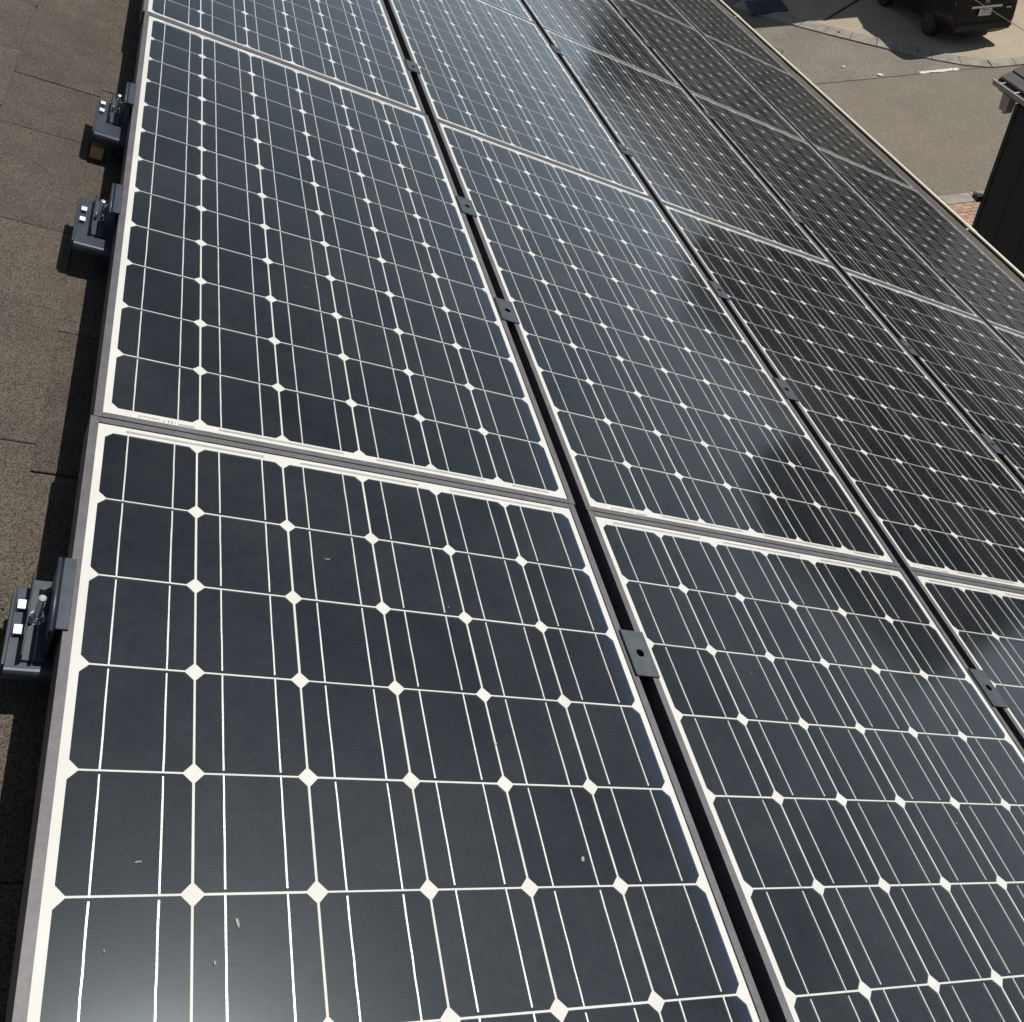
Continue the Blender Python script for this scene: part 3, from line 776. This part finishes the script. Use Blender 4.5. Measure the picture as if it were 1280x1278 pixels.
# ------------------------------------------------------------------ parked car
def make_car(loc, rz, paint, label, plate_txt):
    e = empty('parked_car', loc, (0, 0, rz))
    tag(e, label, 'car', 'cars parked on the forecourt')
    ST_ = [(-1.80, .72, .40, .90, .95), (-1.79, .79, .33, .97, 1.10), (-1.76, .815, .27, 1.0, 1.40), (-1.72, .82, .25, 1.02, 1.62), (-1.66, .82, .24, 1.03, 1.72), (-1.50, .82, .22, 1.03, 1.765),
           (-0.5, .82, .20, 1.01, 1.79), (0.35, .82, .20, .99, 1.73), (0.90, .82, .20, .97, 1.36), (1.15, .815, .20, .95, 1.06), (1.50, .80, .21, .90, .98), (1.72, .77, .24, .78, .84), (1.80, .68, .32, .64, .68)]
    vs = []; fs = []
    nring = None
    for (y, w_, zb, zt, zr) in ST_:
        half = [(w_ * .80, zb), (w_ * .965, zb + .10), (w_, zb + .30 * (zt - zb)), (w_ * .995, zb + .62 * (zt - zb)), (w_ * .96, zt), (w_ * (.96 - .06 * min(1, (zr - zt) / .5)), zt + .72 * (zr - zt)), (w_ * (.88 - .06 * min(1, (zr - zt) / .5)), zr - 0.012), (w_ * .45, zr)]
        ring = [(x, y, z) for x, z in half] + [(-x, y, z) for x, z in half[::-1]]
        nring = len(ring); vs += ring
    for i in range(len(ST_) - 1):
        for k in range(nring):
            fs.append((i * nring + k, i * nring + (k + 1) % nring, (i + 1) * nring + (k + 1) % nring, (i + 1) * nring + k))
    fs.append(tuple(range(nring))); fs.append(tuple(range((len(ST_) - 1) * nring, len(ST_) * nring))[::-1])
    body = MB().add(vs, fs).obj('body', paint, e, smooth=True)
    md = body.modifiers.new('sub', 'SUBSURF'); md.levels = 2; md.render_levels = 2
    for sx in (-1, 1):
        for yy in (-0.93, 1.12):
            x_out = sx * 0.825; x_in = sx * 0.62
            wh = MB()
            wh.tube([(x_in, yy, .30), (x_in + sx * .02, yy, .30), (x_out - sx * .02, yy, .30), (x_out, yy, .30)], [.27, .30, .30, .27], 28)
            t = wh.obj('wheel', M_TYRE, e, smooth=False)
            rm = MB(); rm.tube([(x_out - sx * .01, yy, .30), (x_out + sx * .004, yy, .30)], .19, 24)
            r_ = rm.obj('rim', M_RIM, t)
            for q in range(5):
                a = 2 * math.pi * q / 5
                c_, s_ = math.cos(a), math.sin(a)
                MB().tube([(x_out + sx * .006, yy + .03 * c_, .30 + .03 * s_), (x_out + sx * .008, yy + .18 * c_, .30 + .18 * s_)], .022, 6).obj('spoke', M_CHROME if False else M_RIM, t)
    # bumper, exhaust, lamps, plate, garnish, emblem, rear and side glass, mirrors
    MB().add([(-.74, -1.835, .36), (.74, -1.835, .36), (.80, -1.70, .33), (-.80, -1.70, .33), (-.74, -1.84, .56), (.74, -1.84, .56), (.81, -1.70, .60), (-.81, -1.70, .60)],
             [(0, 3, 2, 1), (4, 5, 6, 7), (0, 1, 5, 4), (1, 2, 6, 5), (2, 3, 7, 6), (3, 0, 4, 7)]).obj('bumper', paint, e, bevel=0.03)
    MB().tube([(-.35, -1.60, .24), (.30, -1.60, .24)], .085, 14).obj('silencer', M_BLACKP, e, smooth=True)
    for sx in (-1, 1):
        MB().add([(sx * .66, -1.80, .80), (sx * .80, -1.72, .80), (sx * .80, -1.66, 1.06), (sx * .66, -1.735, 1.06), (sx * .66, -1.73, .80), (sx * .74, -1.66, .80), (sx * .74, -1.6, 1.06), (sx * .66, -1.64, 1.06)],
                 [(0, 1, 2, 3), (7, 6, 5, 4), (0, 4, 5, 1), (1, 5, 6, 2), (2, 6, 7, 3), (3, 7, 4, 0)]).obj('tail_lamp', M_LAMP, e, bevel=0.01)
        MB().box(sx * .70 - .05, sx * .70 + .05, -1.852, -1.838, .44, .475).obj('reflector', M_REDL, e)
        MB().add([(sx * .84, .55, .98), (sx * .98, .55, .98), (sx * .98, .68, 1.0), (sx * .84, .70, 1.0), (sx * .84, .55, 1.12), (sx * .97, .55, 1.12), (sx * .96, .66, 1.12), (sx * .84, .70, 1.12)],
                 [(0, 3, 2, 1), (4, 5, 6, 7), (0, 1, 5, 4), (1, 2, 6, 5), (2, 3, 7, 6), (3, 0, 4, 7)]).obj('mirror', paint, e, bevel=0.015)
        MB().add([(sx * .800, -1.45, 1.03), (sx * .803, .62, 1.0), (sx * .775, .20, 1.58), (sx * .770, -1.45, 1.58), (sx * .77, -1.45, 1.03), (sx * .77, .62, 1.0), (sx * .74, .20, 1.58), (sx * .74, -1.45, 1.58)],
                 [(0, 1, 2, 3), (7, 6, 5, 4), (0, 4, 5, 1), (1, 5, 6, 2), (2, 6, 7, 3), (3, 7, 4, 0)]).obj('side_window', M_CGLASS, e, bevel=0.01)
    MB().add([(-.64, -1.80, 1.14), (.64, -1.80, 1.14), (.60, -1.735, 1.58), (-.60, -1.735, 1.58), (-.64, -1.74, 1.14), (.64, -1.74, 1.14), (.60, -1.68, 1.58), (-.60, -1.68, 1.58)],
             [(0, 1, 2, 3), (7, 6, 5, 4), (0, 4, 5, 1), (1, 5, 6, 2), (2, 6, 7, 3), (3, 7, 4, 0)]).obj('rear_window', M_CGLASS, e, bevel=0.012)
    MB().box(-.46, .34, -1.838, -1.79, .905, .96).obj('chrome_garnish', M_CHROME, e, bevel=0.008)
    pl = MB().box(-.245, .085, -1.848, -1.838, .735, .90).obj('number_plate', M_PLATE, e, bevel=0.002)
    link('lettering', text_mesh(plate_txt, 0.115, M_PGREEN), pl, (-.06, -1.8492, .795), (R_(90), 0, 0))
    for i in range(5):
        MB().box(-.17 + i * .045, -.14 + i * .045, -1.8495, -1.8488, .862, .885).obj('plate_mark', M_PGREEN, pl)
    em = []
    for q in range(21):
        a = 2 * math.pi * q / 20; em.append((-.06 + .048 * math.cos(a), -1.80, 1.03 + .048 * math.sin(a)))
    eb = MB().tube(em, .009, 6, cap=False).obj('emblem', M_CHROME, e)
    MB().tube([(-.06, -1.80, 1.00), (-.06, -1.80, 1.06)], .008, 6).obj('emblem_bar', M_CHROME, eb)
    for i in range(3):
        MB().box(.48 + i * .045, .512 + i * .045, -1.828, -1.80, .86, .895).obj('badge_letter', M_CHROME, e)
    MB().box(-.70, .70, -1.815, -1.79, .985, .995).obj('tailgate_seam', M_RIM, e)
    return e
make_car((16.20, 20.47, GZ + 0.055), R_(1.5), M_CAR, 'black hatchback seen from behind on the tan concrete forecourt', '\u00b7 7 11')

# overhead cables
tag(MB().tube([(12, -2 + i * 1.5, -4.55 - 0.33 * (1 - ((i - 9) / 9.0) ** 2) - 0.2) for i in range(19)], 0.006, 6).obj('overhead_cable', M_CABLE), 'thin grey cable crossing in front of the black parked car', 'cable')

# ------------------------------------------------------------------ houses across the street (seen in the glass, casting the forecourt shade)
def simple_house(loc, sx, sy, h, wallc, roofc, label, rise=1.6, axis='x'):
    e = tag(empty('neighbour_house', loc), label, 'house', 'houses across the street')
    wm = plain('render_' + str(len(bpy.data.materials)), wallc, 0.85, 0, 0.06, 3); rm = plain('rooftile_' + str(len(bpy.data.materials)), roofc, 0.7, 0, 0.12, 4)
    MB().box(-sx / 2, sx / 2, -sy / 2, sy / 2, 0, h - 0.05).obj('wall', wm, e)
    ov = 0.45
    if axis == 'x':
        MB().prism([(-sy / 2 - ov, h - .12), (-sy / 2 - ov, h), (0, h + rise), (sy / 2 + ov, h), (sy / 2 + ov, h - .12)], 0, -sx / 2 - ov, sx / 2 + ov).obj('roof', rm, e)
    else:
        MB().prism([(-sx / 2 - ov, h - .12), (-sx / 2 - ov, h), (0, h + rise), (sx / 2 + ov, h), (sx / 2 + ov, h - .12)], 1, -sy / 2 - ov, sy / 2 + ov).obj('roof', rm, e)
    for fl in range(int(h // 2.7)):
        z = 0.9 + fl * 2.8
        for q in range(max(2, int(sx // 2.6))):
            x = -sx / 2 + (q + 0.5) * sx / max(2, int(sx // 2.6))
            w1 = MB().box(x - .8, x + .8, -sy / 2 - .04, -sy / 2 + .02, z, z + 1.3).obj('window', M_WHITEP, e)
            for d in (-.39, .39): MB().box(x + d - .34, x + d + .34, -sy / 2 - .05, -sy / 2 - .038, z + .07, z + 1.23).obj('pane', M_WIN, w1)
        for q in range(max(2, int(sy // 2.6))):
            y = -sy / 2 + (q + 0.5) * sy / max(2, int(sy // 2.6))
            w1 = MB().box(-sx / 2 - .04, -sx / 2 + .02, y - .8, y + .8, z, z + 1.3).obj('window', M_WHITEP, e)
            for d in (-.39, .39): MB().box(-sx / 2 - .05, -sx / 2 - .038, y + d - .34, y + d + .34, z + .07, z + 1.23).obj('pane', M_WIN, w1)
    return e
simple_house((18.1, 26.40, GZ), 5.6, 7.2, 6.3, (0.30, 0.26, 0.21), (0.06, 0.058, 0.06), 'house behind the forecourt whose shadow falls across the concrete', axis='x')
simple_house((31.5, 28.5, GZ), 8.0, 8.0, 8.6, (0.14, 0.11, 0.085), (0.05, 0.045, 0.04), 'dark brown house across the street right of the forecourt')
simple_house((47, 27.0, GZ), 12.0, 9, 12.6, (0.16, 0.15, 0.14), (0.05, 0.048, 0.045), 'tall grey apartment block furthest right across the street')
simple_house((-3, 27.5, GZ), 9.0, 8.5, 5.8, (0.42, 0.38, 0.32), (0.07, 0.05, 0.045), 'beige house across the street left of the side road')
simple_house((24.5, 3.0, GZ), 8.0, 9.0, 5.8, (0.32, 0.29, 0.25), (0.06, 0.06, 0.06), 'two storey house beyond the black building on this side', axis='y')
simple_house((37, 4.0, GZ), 8.0, 9.0, 6.0, (0.45, 0.42, 0.36), (0.09, 0.05, 0.04), 'reddish roofed house further along this side of the street', axis='y')
